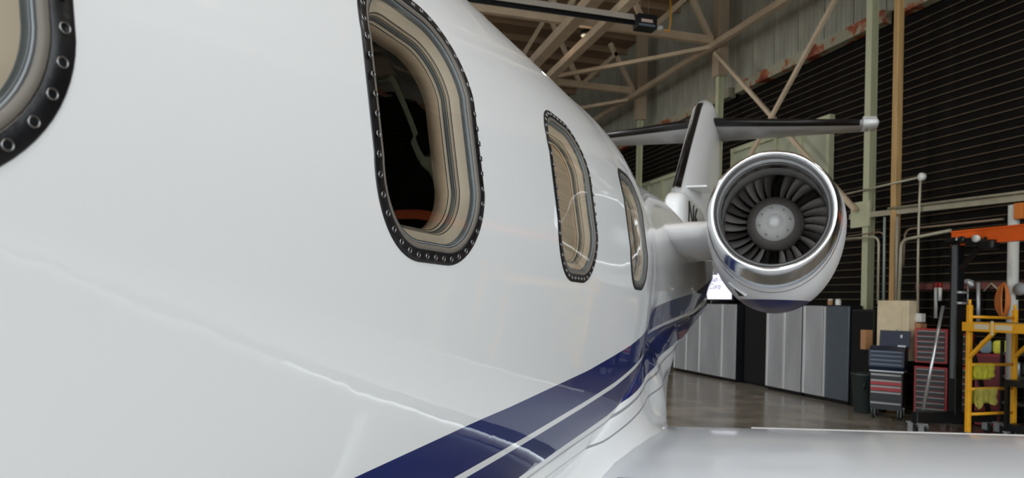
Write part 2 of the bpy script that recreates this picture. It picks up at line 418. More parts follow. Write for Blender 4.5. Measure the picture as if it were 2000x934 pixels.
def glass_mat():
    m = bpy.data.materials.new('window acrylic'); m.use_nodes = True; nt = m.node_tree; nt.nodes.remove(nt.nodes['Principled BSDF'])
    out = nt.nodes['Material Output']; tr = nt.nodes.new('ShaderNodeBsdfTransparent'); tr.inputs[0].default_value = (.93,.92,.90,1)
    gl = nt.nodes.new('ShaderNodeBsdfGlossy'); gl.inputs['Roughness'].default_value = .01; fr = nt.nodes.new('ShaderNodeFresnel'); fr.inputs[0].default_value = 1.49
    mx = nt.nodes.new('ShaderNodeMixShader'); nt.links.new(fr.outputs[0], mx.inputs[0]); nt.links.new(tr.outputs[0], mx.inputs[1]); nt.links.new(gl.outputs[0], mx.inputs[2]); nt.links.new(mx.outputs[0], out.inputs[0]); return m
m_glass = glass_mat()
sb = MB(); sb.lathe([(.0046,-.001),(.0046,.0009),(.0036,.0011),(.0033,.0002),(.0033,-.0006),(.0014,-.0006),(.0010,-.0018),(0,-.0018)], n=14, mats=[0,0,0,1,1,2,2])
screw_me = sb.mesh('screw', [mat('steel screw rim', (150,150,150), .3, 1), mat('screw recess', (30,30,30), .4, .6), m_dark])
for k, wc in enumerate(WIN):
    fr = add('window_frame', ringmesh('window_frame', wc, [(-.0005,-.004),(-.0005,.0008),(.0008,.0016),(.0175,.0016),(.0185,.0006),(.0185,-.004)], m_frame), jet)
    add('window_seal', ringmesh('window_seal', wc, [(.0185,0),(.020,.0012),(.0255,-.0005),(.0268,-.002),(.0282,-.0035),(.0295,-.004),(.031,-.004),(.0315,-.012)], [m_bead, m_seal, m_bluegrey], mids=[0,0,0,1,2,1,2,2]), fr)
    add('pane', ringmesh('pane', wc, [(.031,-.0045)], m_glass, closed_in=True), fr)
    add('inner_liner', ringmesh('inner_liner', wc, [(.031,-.008),(.0313,-.010),(.032,-.012),(.0455,-.0235),(.0465,-.0245),(.0465,-.026),(.048,-.0285),(.049,-.0295),(.049,-.031),(.0495,-.036),(.051,-.037),(.051,-.038),(.0525,-.041),(.054,-.042),(.0545,-.059),(.051,-.068)],
        [m_seal, m_bluegrey, m_cream, m_tan], mids=[0,1,2,0,2,2,0,2,1,0,2,2,0,3,3]), fr)
    if k in (2, 3): add('window_shade', ringmesh('window_shade', wc, [(.048,-.046)], m_shade, closed_in=True), fr)
    if k < 3:
        P = outline(.0092, 40); cum = [0]
        for i in range(len(P)): cum.append(cum[-1]+hypot(P[(i+1)%len(P)][0]-P[i][0], P[(i+1)%len(P)][1]-P[i][1]))
        N = round(cum[-1]/.0262)
        for q in range(N):
            t = cum[-1]*q/N; i = max(j for j in range(len(P)) if cum[j] <= t); a = P[i]; b_ = P[(i+1)%len(P)]; f = (t-cum[i])/max(1e-9, cum[i+1]-cum[i])
            x, y = a[0]+(b_[0]-a[0])*f, a[1]+(b_[1]-a[1])*f; th = WC+y/RS; nn = fnor(wc+x, th)
            o = add('screw', screw_me, fr); o.location = fsurf(wc+x, th, .0018); o.rotation_euler = nn.to_track_quat('Z', 'Y').to_euler()

# wing with polished leading edge, flap and a strip standing for the crest highlight
UP = [(0,1.20),(.004,1.222),(.014,1.240),(.03,1.256),(.09,1.283),(.18,1.302),(.28,1.31),(.4,1.306),(.5,1.29),(.6,1.266),(.68,1.242),(.70,1.236)]
LO = [(.70,1.11),(.5,1.075),(.3,1.06),(.12,1.085),(.04,1.13),(.012,1.17)]
FL = [(.705,1.234),(.8,1.20),(.9,1.162),(1,1.12),(.97,1.115),(.705,1.108)]
def wing_sec(x, s, part):
    t = (x-.5)/6.7; le, te = 2.06+1.0*t, 3.85+.02*t; dz = (x-.8)*math.tan(radians(3.2)); c = te-le
    return [Vector((s*x, le+c*u, 1.2+dz+(v-1.2)*(1-.4*t)+.02)) for u, v in {'w': UP+LO, 'f': FL}[part]]
for s in (1, -1):
    w = MB().loft([wing_sec(x, s, 'w') for x in (.5,.8,1.2,2,3.5,5,7.2)]).build('wing', m_wing, jet)
    MB().loft([wing_sec(x, s, 'f') for x in (.5,.84,1.2,2,3,4.2)]).build('flap', m_wing, w)
    mb = MB(); secs = []
    for x in (.8,1.2,1.6,2.1):
        A = wing_sec(x, s, 'w'); secs.append([A[i]+Vector((0,-.004,.003)) for i in (17,0,1)])
    bt = [[wing_sec(x, s, 'w')[i]+Vector((0,-.003,.003)) for i in (1,2,3)] for x in (.8,1.5,3,5,7.2)]
    MB().loft(bt, closed=False, cap=False).build('deicing_boot', mat('black deicing boot', (20,18,18), .35), w, 'dark boot strip behind the polished leading edge')
    mb.loft(secs, closed=False, cap=False).build('leading_edge', mat('polished aluminium edge', (246,248,250), .12, 1), w, 'polished bare metal leading edge')
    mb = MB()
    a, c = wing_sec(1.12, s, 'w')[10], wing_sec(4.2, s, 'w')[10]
    mb.bar(a+Vector((0,0,.002)), c+Vector((0,0,.002)), .03, .008).build('crest_highlight', mat('bright edge strip', (244,244,244), .25), w)  # highlight along the wing crest, built as a thin white bar
# wing to body fairing
FT = [(1.2,-.68,.66,-.80),(1.6,-.65,.72,-.80),(1.96,-.61,.79,-.775),(2.15,-.56,.83,-.70),(2.3,-.50,.85,-.665),(2.5,-.43,.86,-.63),(2.75,-.36,.855,-.615),(2.95,-.34,.842,-.63),(3.15,-.32,.79,-.66),(3.4,-.30,.735,-.70),(3.85,-.27,.66,-.54),(4.5,-.23,.605,-.38),(5.2,-.18,.53,-.25),(6.0,-.10,.42,-.16),(6.6,-.05,.36,-.1)]
for s in (1, -1):
    secs = []
    for i in range(81):
        a = 1.2+5.4*i/80; bl = min(1, max(0, (a-2.85)/.5)); bl = bl*bl*(3-2*bl)
        zt, xo, zw = (sum(np.interp(a+d, [f[0] for f in FT], [f[q] for f in FT]) for d in (-.1,0,.1))/3 for q in (1,2,3))
        lo_, hi_ = -pi/2, 0
        for _ in range(26):
            m_ = (lo_+hi_)/2
            if frad(a, m_)*sin(m_)+sm(a, ZT, 2) < zt: lo_ = m_
            else: hi_ = m_
        xs = frad(a, hi_)*cos(hi_)-.004; P = []
        for q in range(13):
            t = q/12
            z = zt+(zw-zt)*(1-(1-t)**(1.9-.7*bl)); g = (1-bl)*t**2.4+bl*(1-(1-t)**2.6)
            xx = xs+.012*min(1, t*9)+(max(xo, xs+.02)-xs-.012)*g
            P.append(Vector((s*xx, a, ZC+z)))
        z2 = (1-bl)*min(-.8, zw-.14)+bl*(zw-.09); P += [Vector((s*max(xo, xs+.02)*.98, a, ZC+zw-.1*(1-bl)-.03*bl)), Vector((s*(.5*(1-bl)+bl*xs*.8), a, ZC+z2)), Vector((0, a, ZC+z2-.03)), Vector((0, a, ZC+zw+.1))]
        secs.append(P)
    fo = MB().loft(secs).build('wing_fairing', m_paint, jet); L_ = fo.data.uv_layers.new(name='stripe')
    for lp in fo.data.loops: c_ = fo.data.vertices[lp.vertex_index].co; L_.data[lp.index].uv = (c_.y, max(.2 if False else -1, stripe_v(c_.y, c_)))
# nacelle
NC = (1.175, 0, 2.265)
def nsec(cx, a, side, top, bot, n=56):
    P = []
    for k in range(n):
        t = 2*pi*k/n; c, s_ = cos(t), sin(t); rv = top if s_ > 0 else bot
        P.append(Vector((cx+side*c, a, NC[2]+rv*s_)))
    return P
def blend(stations, n):
    out = []
    for i in range(n+1):
        a = stations[0][0]+(stations[-1][0]-stations[0][0])*i/n
        out.append((a,)+tuple(sum(np.interp(a+d, [q[0] for q in stations], [q[j] for q in stations]) for d in (-.05,0,.05))/3 for j in (1,2,3)))
    return out
def nac_mat():
    m = bpy.data.materials.new('white nacelle with navy keel'); m.use_nodes = True; nt = m.node_tree; b = nt.nodes['Principled BSDF']; b.inputs['Roughness'].default_value = .25; b.inputs['Coat Weight'].default_value = .25; b.inputs['Specular IOR Level'].default_value = .3
    tc = nt.nodes.new('ShaderNodeTexCoord'); s = nt.nodes.new('ShaderNodeSeparateXYZ'); nt.links.new(tc.outputs['Object'], s.inputs[0])
    gt = nt.nodes.new('ShaderNodeMath'); gt.operation = 'GREATER_THAN'; gt.inputs[1].default_value = 1.852; nt.links.new(s.outputs[2], gt.inputs[0])
    mx = nt.nodes.new('ShaderNodeMix'); mx.data_type = 'RGBA'; mx.inputs['A'].default_value = lin((10,34,100)); mx.inputs['B'].default_value = lin((246,246,247))
    nt.links.new(gt.outputs[0], mx.inputs['Factor']); nt.links.new(mx.outputs['Result'], b.inputs['Base Color']); return m
m_nac = nac_mat()
m_fan = mat('titanium fan blade', (160,154,150), .4, .3); m_hub = mat('dark fan hub', (108,103,99), .45, .3); m_spin = mat('grey spinner', (222,220,218), .5, .1); m_duct = mat('grey inlet duct', (192,190,188), .35, .3)
for s in (1, -1):
    cx = s*NC[0]
    st = [(3.66,.303,.297,.355),(3.74,.318,.303,.395),(3.9,.337,.315,.455),(4.1,.352,.322,.487),(4.6,.356,.322,.475),(5.2,.33,.30,.41),(5.9,.245,.235,.27)]
    nb = MB().loft([nsec(cx, *q) for q in blend(st, 40)], cap=False).build('nacelle', m_nac, jet)
    # lip: from the throat round the highlight to the skin
    L = [(3.80,.246,.246,.246),(3.70,.244,.244,.244),(3.64,.247,.247,.247),(3.595,.255,.255,.256),(3.57,.265,.265,.268),(3.56,.274,.274,.278),(3.568,.284,.283,.290),(3.59,.292,.290,.306),(3.63,.300,.295,.332),(3.67,.306,.299,.358),(3.715,.314,.302,.383)]
    MB().loft([nsec(cx, *q) for q in L], cap=False).build('inlet_lip', mat('polished inlet lip', (244,246,248), .2, 1), nb, 'polished metal inlet lip')
    MB().loft([nsec(cx, a, r, r, r) for a, r in ((3.66,.2435),(3.78,.248),(3.95,.262),(4.06,.27),(4.25,.27))], cap=False).build('inlet_duct', m_duct, nb)
    MB().lathe([(0,4.21),(.268,4.21)], (cx,0,NC[2]), 'y', 40).build('fan_backing', m_dark, nb)
    MB().lathe([(.148,4.20),(.148,4.12),(.140,4.085),(.098,4.055)], (cx,0,NC[2]), 'y', 40).build('fan_hub', m_hub, nb)
    sp = MB().lathe([(.100,4.06),(.097,4.045),(.05,4.005),(.036,3.995),(.03,3.98),(.012,3.972),(0,3.971)], (cx,0,NC[2]), 'y', 40).build('spinner', m_spin, nb)
    mb = MB()
    for k in range(8): t = 2*pi*k/8+.2; mb.lathe([(.006,4.02),(.006,4.03)], (cx+.078*cos(t),0,NC[2]+.078*sin(t)), 'y', 8)
    mb.build('spinner_bolts', m_hub, nb)
    bm_ = MB(); g = []
    for i in range(7):
        f = i/6; r = .143+.122*f; tw = radians(30+32*f); hw = .020+.010*f; sw = .030*f*f-.010*f
        row = []
        for j in range(5):
            c = (j/4-.5)*2*hw; cam_ = .006*(1-(j/2-1)**2); row.append(bm_.bm.verts.new((sw+c*sin(tw)+cam_*cos(tw), c*cos(tw)-cam_*sin(tw), r)))
        g.append(row)
    for i in range(6):
        for j in range(4):
            f_ = bm_._f([g[i][j], g[i][j+1], g[i+1][j+1], g[i+1][j]]); f_.smooth = True
    bmesh.ops.solidify(bm_.bm, geom=bm_.bm.faces[:], thickness=.003)
    bme = bm_.mesh('fan_blade', m_fan)
    for k in range(30): add('fan_blade', bme, nb, loc=(cx,4.13,NC[2]), rot=(0,2*pi*k/30,0))
    # triangular scoop low on the inboard side and seam
    def ns(a, t):
        q = [np.interp(a, [z_[0] for z_ in st], [z_[j] for z_ in st]) for j in (1,2,3)]; return Vector((cx+s*q[0]*cos(t), a, NC[2]+(q[1] if sin(t) > 0 else q[2])*sin(t)))
    ta = radians(238); sp_ = ns(3.83, ta); sn = (ns(3.83, ta+.02)-ns(3.83, ta-.02)).cross(ns(3.86, ta)-ns(3.80, ta)).normalized()
    if sn.dot(sp_-Vector((cx, 3.83, NC[2]))) < 0: sn = -sn
    sc = MB(); pin = sp_
    sc.mi = 0; sc.prism([(-.045,-.05),(.045,-.05),(.0,.05)], -.01, .004, 'z'); sc.mi = 1; sc.prism([(-.034,-.046),(.034,-.046),(.0,.006)], -.005, .006, 'z')
    o = sc.build('scoop', [m_nac if False else m_wh, m_dark], nb); o.location = pin; o.rotation_euler = sn.to_track_quat('Z', 'Y').to_euler()
    # pylon
    P = []
    for x, le, te, zz in ((s*.44,4.25,6.3,2.29),(s*.86,4.12,6.1,2.29)):
        P.append([Vector((x, le+(te-le)*u, zz+v)) for u, v in ((0,-.04),(.02,-.005),(.08,.02),(.4,.03),(1,0),(.5,-.16),(.15,-.17),(.03,-.10))])
    MB().loft(P).build('engine_pylon', m_wh, jet)
# fin and rudder
m_boot = mat('black deicing boot', (20,18,18), .35)
def fin_sec(z, le, te, hw, u0=0, u1=1, n=14, grow=0):
    up = []
    for i in range(n+1):
        u = u0+(u1-u0)*i/n; y = hw*(1-(1-min(u,.35)/.35)**2)*(1 if u < .5 else 1-.85*((u-.5)/.5)**1.5)+grow+.012*min(1,u*40); up.append((u, y))
    P = [Vector((y, le+(te-le)*u, z)) for u, y in up]+[Vector((-y, le+(te-le)*u, z)) for u, y in up[::-1]]
    return P
FS = [(2.35,7.6,12.2,.23),(3.15,8.05,12.2,.21),(3.8,8.85,12.1,.19),(4.45,9.70,12.0,.17),(4.6,9.98,11.4,.15),(4.70,10.22,10.9,.10),(4.765,10.42,10.65,.03)]
fin = MB().loft([fin_sec(*q, 0, .62) for q in FS]).build('tail_fin', m_wh, jet)
MB().loft([fin_sec(*q, .63, 1) for q in FS[:4]]).build('rudder', m_wh, fin)
MB().loft([fin_sec(z, le-.02, te, hw, 0, .03, 6, .004) for z, le, te, hw in FS[1:5]]).build('deicing_boot', m_boot, fin, 'black rubber boot on the fin leading edge')
o = add('registration', text_mesh('N6', .38, m_black, .003, 1.6), fin, 'registration letters N6'); o.location = (.218, 7.58, 2.66); o.rotation_euler = (pi/2, 0, pi/2)
MB().box((.19, 8.6, 3.19), (.24, .5, .02), bev=.005).build('strake', m_wh, fin)
secs = []
for a, k in ((7.34,.02),(7.35,.35),(7.38,.6),(7.45,.82),(7.55,.94),(7.7,1),(9.6,1)):
    secs.append([Vector((.09+.125*k*math.copysign(abs(cos(t))**.5, cos(t)), a, 2.73+.29*k*math.copysign(abs(sin(t))**.5, sin(t)))) for t in [2*pi*(q+.5)/40 for q in range(40)]])
db = MB().loft(secs).build('dorsal_bulge', m_wh, jet); MB().prism([(-.05,-.09),(.05,-.09),(-.04,.1)], -.01, .012).build('air_inlet', m_dark, db).location = (-.02, 7.37, 2.62)
# tailplane
def st_sec(x, le, te, z, th, u0=0, u1=1, n=10, g=0):
    P = []
    for i in range(n+1): u = u0+(u1-u0)*i/n; P.append((u, th*(2.97*sqrt(max(u,0))-1.26*u-3.516*u*u+2.843*u**3-1.015*u**4)+g))
    return [Vector((x, le+(te-le)*u, z+y)) for u, y in P]+[Vector((x, le+(te-le)*u, z-y)) for u, y in P[::-1]]
for s in (1, -1):
    tp = MB().loft([st_sec(s*x, le, te, 4.40-.02*x, th, .02, 1) for x, le, te, th in ((.02,10.15,11.5,.085),(1.0,10.4,11.35,.07),(2.08,10.62,11.2,.055))]).build('tailplane', mat('light grey tailplane paint', (200,200,202), .3), jet)
    MB().loft([st_sec(s*x, le-.012, te, 4.40-.02*x, th, 0, .07, 6, .006) for x, le, te, th in ((.14,10.18,11.5,.085),(1.0,10.4,11.35,.07),(2.02,10.61,11.2,.055))]).build('deicing_boot', m_boot, tp, 'black rubber boot along the tailplane leading edge')
    MB().loft([st_sec(s*x, le, te, 4.37, th, 0, 1) for x, le, te, th in ((2.06,10.52,11.25,.075),(2.22,10.56,11.25,.07),(2.26,10.7,11.15,.03))]).build('tip_fairing', m_wh, tp)
# gear
for x, y, r in ((1.55,2.1,.26),(-1.55,2.1,.26),(0,-3.4,.2)):
    g = MB().tube([(x,y,r),(x,y,1.25)], .05).build('gear_strut', m_silver, jet); MB().lathe([(.05,-.09),(r*.6,-.09),(r*.93,-.085),(r,-.04),(r,.04),(r*.93,.085),(r*.6,.09),(.05,.09)], (x,y,r), 'x', 28).build('wheel', m_rubber, g)

# ------------------------------------------------------------------ lockers, television
def cabinet(lab, ya, yb, doors, front, h=1.93, xf=9.95, m=None):
    t = thing('storage_cabinet', lab, 'cabinet', (xf+.155, (ya+yb)/2, 0), group='row of steel cabinets'); c = (ya+yb)/2
    MB().box((0, 0, h/2+.03), (.27, yb-ya-.02, h-.06)).build('body', m_black if m is None else m, t)
    MB().box((0, 0, .03), (.25, yb-ya-.1, .06)).build('plinth', m_black, t)
    for a, b_, mm in doors:
        d = MB().box((-.15, (a+b_)/2-c, h/2+.03), (.03, b_-a-.02, h-.1), bev=.006).build('door', mm, t)
        MB().box((-.172, b_-c-.03, h/2+.03), (.02, .045, h-.12)).build('door_edge', mat('bright edge trim', (214,214,212), .3, .3), d, 'bright steel edge strip')
cabinet('farthest grey steel cabinet, half hidden behind the tail cone', 17.2, 18.5, [(17.2,17.85,m_cabgrey),(17.85,18.5,m_cabgrey)], 0)
cabinet('wide grey steel cabinet under the television', 15.42, 17.18, [(16.08,17.16,m_cabgrey),(15.42,16.06,m_cabgrey)], 0)
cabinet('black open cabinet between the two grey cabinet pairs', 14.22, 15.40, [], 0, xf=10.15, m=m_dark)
cabinet('mid grey steel cabinet directly under the engine', 12.96, 14.2, [(13.6,14.18,m_cabgrey),(12.98,13.58,m_cabgrey)], 0)
cabinet('slate blue grey cabinet at the near end of the row', 11.57, 12.94, [(12.32,12.92,m_cabgrey),(11.58,12.29,m_cabblue)], 0, m=m_black)
t = thing('tall_cabinet', 'tall black cabinet in shadow right of the slate cabinet', 'cabinet', (10.1, 11.27, 0))
MB().box((0,0,.93), (.26,.56,1.86), bev=.01).build('body', m_dark, t); MB().box((-.14,0,.93), (.02,.52,1.76)).build('door', m_black, t)
tv = thing('television', 'lit television with a handwritten white picture, on top of the wide cabinet', 'television', (10.1, 16.42, 1.93))
MB().box((0,0,.48), (.05,1.22,.82), bev=.01).build('housing', m_black, tv); MB().box((0,0,.03), (.2,.5,.06)).build('stand', m_black, tv)
MB().box((-.028,0,.48), (.006,1.14,.74)).build('screen', mat('lit screen', (226,226,240), .3, emit=1.0), tv)
ink = mat('screen ink', (120,112,150), .4, emit=.2)
for i, (s_, yy, zz) in enumerate((('Hah /Air', .5, .56), ('Corp', .48, .38))):
    o = add('writing', text_mesh(s_, .2, ink, .001, 1.3, .2), tv); o.location = (-.034, yy, zz); o.rotation_euler = (pi/2, 0, -pi/2)
for i, (px, mm, lab) in enumerate(((1622, m_cardboard, 'small brown jar on top of the slate cabinet'), (1637, m_white, 'small white jar on top of the slate cabinet'))):
    p = on_x(px, 596, 10.1); j = thing('jar', lab, 'jar', (10.1, p.y, 1.93)); MB().lathe([(.05,0),(.055,.01),(.055,.09),(.04,.1)], n=16).build('body', mm, j); MB().lathe([(.045,.1),(.045,.125)], n=16).build('lid', m_white, j)
t = thing('trash_can', 'dark plastic trash can at the end of the cabinets', 'trash can', (9.62, 10.78, 0))
MB().lathe([(.17,0),(.18,.01),(.225,.66),(.24,.67),(.24,.71),(.22,.71),(.17,.05)], n=28).build('body', m_trash, t); MB().tube([(-.14,-.15,.56),(-.19,-.19,.5),(-.14,-.15,.44)], .015).build('handle', m_trash, t)

# ------------------------------------------------------------------ wall boxes, conduits
PXW = COLX-.02
def Wp(x, y, dx=0): p = on_x(x, y, PXW); return (PXW-dx, p.y, p.z)
t = thing('fuse_box', 'large beige electrical box at the foot of the timber post', 'fuse box', (10.12, 10.6, 1.0))
MB().box((0,0,.5), (.2,.72,1.06), bev=.012).build('body', m_beige, t); MB().box((-.11,.06,.48), (.02,.56,.9), bev=.005).build('door', m_beige, t); MB().lathe([(.02,-.14),(.02,-.118)], (0,-.14,.5), 'x', 12).build('knob', m_silver, t)
def conduit(lab, pts, r, m, dx=0):
    P = [Vector(Wp(*p, dx)) for p in pts]
    if len(P) > 2:
        Q = [P[0]]
        for i in range(1, len(P)-1):
            a, b_, c = P[i-1], P[i], P[i+1]; ra_ = min(.16, (b_-a).length*.45, (c-b_).length*.45)
            s_, e_ = b_+(a-b_).normalized()*ra_, b_+(c-b_).normalized()*ra_
            for k in range(6): u = k/5; Q.append(s_*(1-u)**2+b_*2*u*(1-u)+e_*u*u)
        Q.append(P[-1]); P = Q
    tag(MB().tube(P, r, 10).build('conduit', m), lab, 'pipe', 'wall conduits')
conduit('pale conduit bending left above the fuse box', [(1725,594),(1727,463),(1655,468)], .022, m_zinc, .12)
conduit('blue grey conduit just left of the timber post', [(1736,594),(1738,425)], .022, mat('blue grey conduit', (136,146,140), .4), .12)
conduit('grey conduit hugging the right of the timber post', [(1761,594),(1763,425)], .028, mat('grey conduit', (146,140,124), .45), .12)
conduit('pale curved conduit rising from the fuse box and bending right', [(1766,594),(1771,470),(1868,451)], .028, m_zinc, .12)
conduit('brown conduit bending right above the pale one', [(1764,520),(1768,448),(1960,428)], .018, m_brownpipe)
conduit('thin brown conduit left of the fuse box', [(1728,500),(1727,452),(1655,462)], .014, m_brownpipe)
conduit('long pale pipe on the wall rail', [(1740,408),(2000,376),(2120,361)], .022, m_zinc, .06)
conduit('sloping thin conduit running left from the round junction box', [(1800,347),(1655,380)], .02, m_zinc, .05)
conduit('vertical conduit between the round box and the outlet box', [(1805,352),(1802,420),(1800,512),(1800,612)], .02, m_zinc, .08)
a, c = Wp(1660,424), Wp(2150,369); tag(MB().bar(a, c, .04, .1).build('wall_rail', m_zinc), 'long pale channel rail running along the right wall', 'rail')
p = Wp(1806,346); t = tag(MB().lathe([(0,-.05),(.055,-.045),(.07,-.03),(.07,.03),(0,.03)], (p[0]-.06,p[1],p[2]), 'x', 20).build('junction_box', m_white), 'round pale junction box high on the wall', 'junction box')
p = Wp(1800,621); t = thing('outlet_box', 'small white outlet box over the navy toolbox', 'outlet box', p); MB().box((-.06,0,0), (.1,.2,.15), bev=.008).build('body', m_white, t); MB().box((-.115,0,0), (.01,.16,.11)).build('cover', m_white, t)
tag(MB().box((p[0]-.05,p[1],p[2]-.16), (.14,.19,.13), bev=.004).build('carton', m_cardboard), 'small brown carton under the white outlet box', 'box')
p = Wp(1700,660); tag(MB().box((9.872,11.05,1.3), (.16,.13,.36), bev=.006).build('carton', m_cardboard), 'upright brown carton left of the fuse box', 'box')

# ------------------------------------------------------------------ tool chests, carts
def front_rot(): return radians(-52)
def caster(parent, x, y, h=.12, name='caster'):
    c = MB().box((x,y,h-.01), (.07,.07,.02)); c.box((x-.022,y,h*.6), (.006,.05,h*.7)); c.box((x+.022,y,h*.6), (.006,.05,h*.7)); c = c.build(name, m_silver, parent)
    MB().lathe([(.01,-.016),(h*.42,-.016),(h*.45,0),(h*.42,.016),(.01,.016)], (x,y,h*.45), 'x', 16).build('wheel', m_rubber, c)
def chest(name, lab, cat, loc, w, d, secs, mb_, mf, rz, group=None, wheels=True, mtop=None):
    t = thing(name, lab, cat, loc, rz, group)
    for (z0, z1, n, wd) in secs:
        MB().box((0, 0, (z0+z1)/2), (w*wd, d, z1-z0), bev=.008).build('body', mb_, t)
        hh = (z1-z0-.05)/n
        for k in range(n):
            zc = z0+.025+hh*(k+.5)
            dr = MB().box((0, -d/2-.008, zc), (w*wd-.07, .018, hh-.012), bev=.003).build('drawer', mf, t)
            MB().box((0, -d/2-.024, zc+hh*.28), (w*wd-.08, .016, .013)).build('drawer_pull', mat('dull steel pull', (160,160,158), .5, .2), dr)
    if wheels:
        for sx in (-1, 1):
            for sy in (-1, 1): caster(t, sx*(w/2-.06), sy*(d/2-.06))
    return t
m_dkdrawer = mat('charcoal drawer', (26,26,28), .4)
chest('tool_chest', 'red tool chest with many charcoal drawers behind the black gantry mast', 'tool chest', (10.135, 9.84, 0), .49, .36, [(.12,.92,8,1),(.98,1.56,6,.97)], m_red, m_dkdrawer, front_rot())
chest('tool_chest', 'red tool chest seen through the yellow scaffold frame', 'tool chest', (10.40, 9.50, 0), .33, .36, [(.12,.95,7,1),(.97,1.5,4,1)], m_red, m_dkdrawer, front_rot())
t = thing('red_locker', 'plain dark red locker behind the yellow rags', 'locker', (10.66, 9.165, 0), front_rot()); MB().box((0,0,.61),(.46,.3,1.16),bev=.01).build('body', m_red, t); MB().box((0,-.157,.61),(.42,.015,1.08)).build('door', mat('dark red door', (118,18,24), .35), t); MB().box((.15,-.175,.7),(.02,.02,.12)).build('handle', m_black, t)
# roll cart with red and silver drawers, carrying a navy toolbox
rc = front_rot(); cl = Vector((9.58, 10.2, 0))
t = thing('tool_cart', 'rolling tool cart with silver and red drawers under the navy toolbox', 'cart', cl, rc)
MB().box((0,0,.5),(.5,.42,.6),bev=.01).build('body', m_black, t)
for k, z in enumerate((.24,.42,.52,.62,.72)):
    dr = MB().box((0,-.22,z),(.47,.02,.16 if k == 0 else .085)).build('drawer', m_red if k in (2,3) else m_black, t); MB().box((0,-.238,z+.03),(.46,.022,.028)).build('drawer_pull', mat('dull steel pull', (160,160,158), .5, .2), dr)
MB().box((0,0,.81),(.52,.44,.02)).build('top', m_silver, t)
for sx in (-1,1):
    for sy in (-1,1): caster(t, sx*.2, sy*.16, .18)
tb = thing('toolbox', 'slanted navy toolbox with an open lid on the tool cart', 'toolbox', cl+Vector((.02,.02,.83)), rc)
MB().prism([(-.21,0),(.2,0),(.2,.40),(-.08,.40),(-.25,.33),(-.25,.06)], -.27, .27, 'x').build('body', m_navy, tb)
for k in range(4): dr = MB().box((0,-.255,.085+k*.072),(.5,.02,.06),bev=.003).build('drawer', m_navy, tb); MB().box((0,-.27,.10+k*.072),(.48,.014,.012)).build('drawer_pull', mat('blue grey trim', (110,122,136), .35, .5), dr)
MB().box((.06,.2,.52),(.48,.03,.30),Euler((radians(-12),0,0)).to_matrix(),bev=.006).build('lid', m_navy, tb); MB().box((.16,.2,.54),(.03,.02,.12),bev=.003).build('label_plate', m_white, tb); MB().box((.2,-.0,.41),(.12,.08,.03)).build('tray', m_silver, tb)

# ------------------------------------------------------------------ gantry crane
GY = 8.63
g = thing('gantry_crane', 'black rolling gantry crane with an orange beam and chrome brace', 'crane', (9.33, GY, 0), 0)
MB().box((0,0,.27),(1.5,.12,.16),bev=.008).build('base_beam', m_black, g)
MB().box((0,0,1.6),(.13,.13,2.6),bev=.006).build('mast', m_black, g); MB().box((-.08,-.02,1.85),(.03,.06,2.0)).build('mast_sleeve', mat('dull sleeve', (120,124,126), .4, .4), g)
MB().box((0,0,2.93),(.34,.16,.06)).build('head_plate', m_black, g)
for x in (-.12,.12): MB().lathe([(.022,-.1),(.022,-.085),(.0,-.105)], (x,0,2.93), 'y', 8).build('bolt', m_white, g)
MB().tube([(-.64,-.05,.39),(-.31,-.05,1.93)], .022).build('chrome_brace', m_chrome, g)
MB().bar((.64,0,.35),(.08,0,1.93), .05).build('black_brace', m_black, g)
MB().bar((.0,-.06,2.5),(.0,-.5,2.93), .08, .04).build('knee_brace', m_black, g)
bm_ = MB(); bm_.box((.02,-2.2,3.06),(.1,4.6,.025)); bm_.box((.02,-2.2,2.86),(.1,4.6,.025)); bm_.box((.0,-2.2,2.96),(.03,4.6,.2)); bm_.build('hoist_beam', m_orange, g)
tr = MB().box((-.03,-.32,2.88),(.14,.2,.12)).build('trolley', m_black, g)
for y in (-.16,-.4): MB().lathe([(.0,-.13),(.05,-.13),(.055,-.1),(.05,-.07),(0,-.07)], (0,y,2.92), 'x', 14).build('trolley_wheel', m_black if y > -.2 else m_white, tr)
MB().box((-.04,-.55,2.82),(.16,.24,.14),bev=.03).build('chain_hoist', m_black, tr)
for x in (-.7,.7):
    for y in (-.1,.1): 
        c = MB().box((x,y,.19),(.1,.1,.02)); c.box((x-.04,y-.02,.12),(.008,.09,.13)); c.box((x+.04,y-.02,.12),(.008,.09,.13)); c = c.build('caster', m_silver, g); MB().lathe([(.02,-.025),(.07,-.025),(.075,0),(.07,.025),(.02,.025)], (x,y-.03,.076), 'x', 18).build('wheel', m_rubber, c)
for z in (1.98,2.14): MB().lathe([(.02,-.1),(.02,.1)], (.0,-.1,z), 'x', 8).build('locking_pin', m_silver, g)

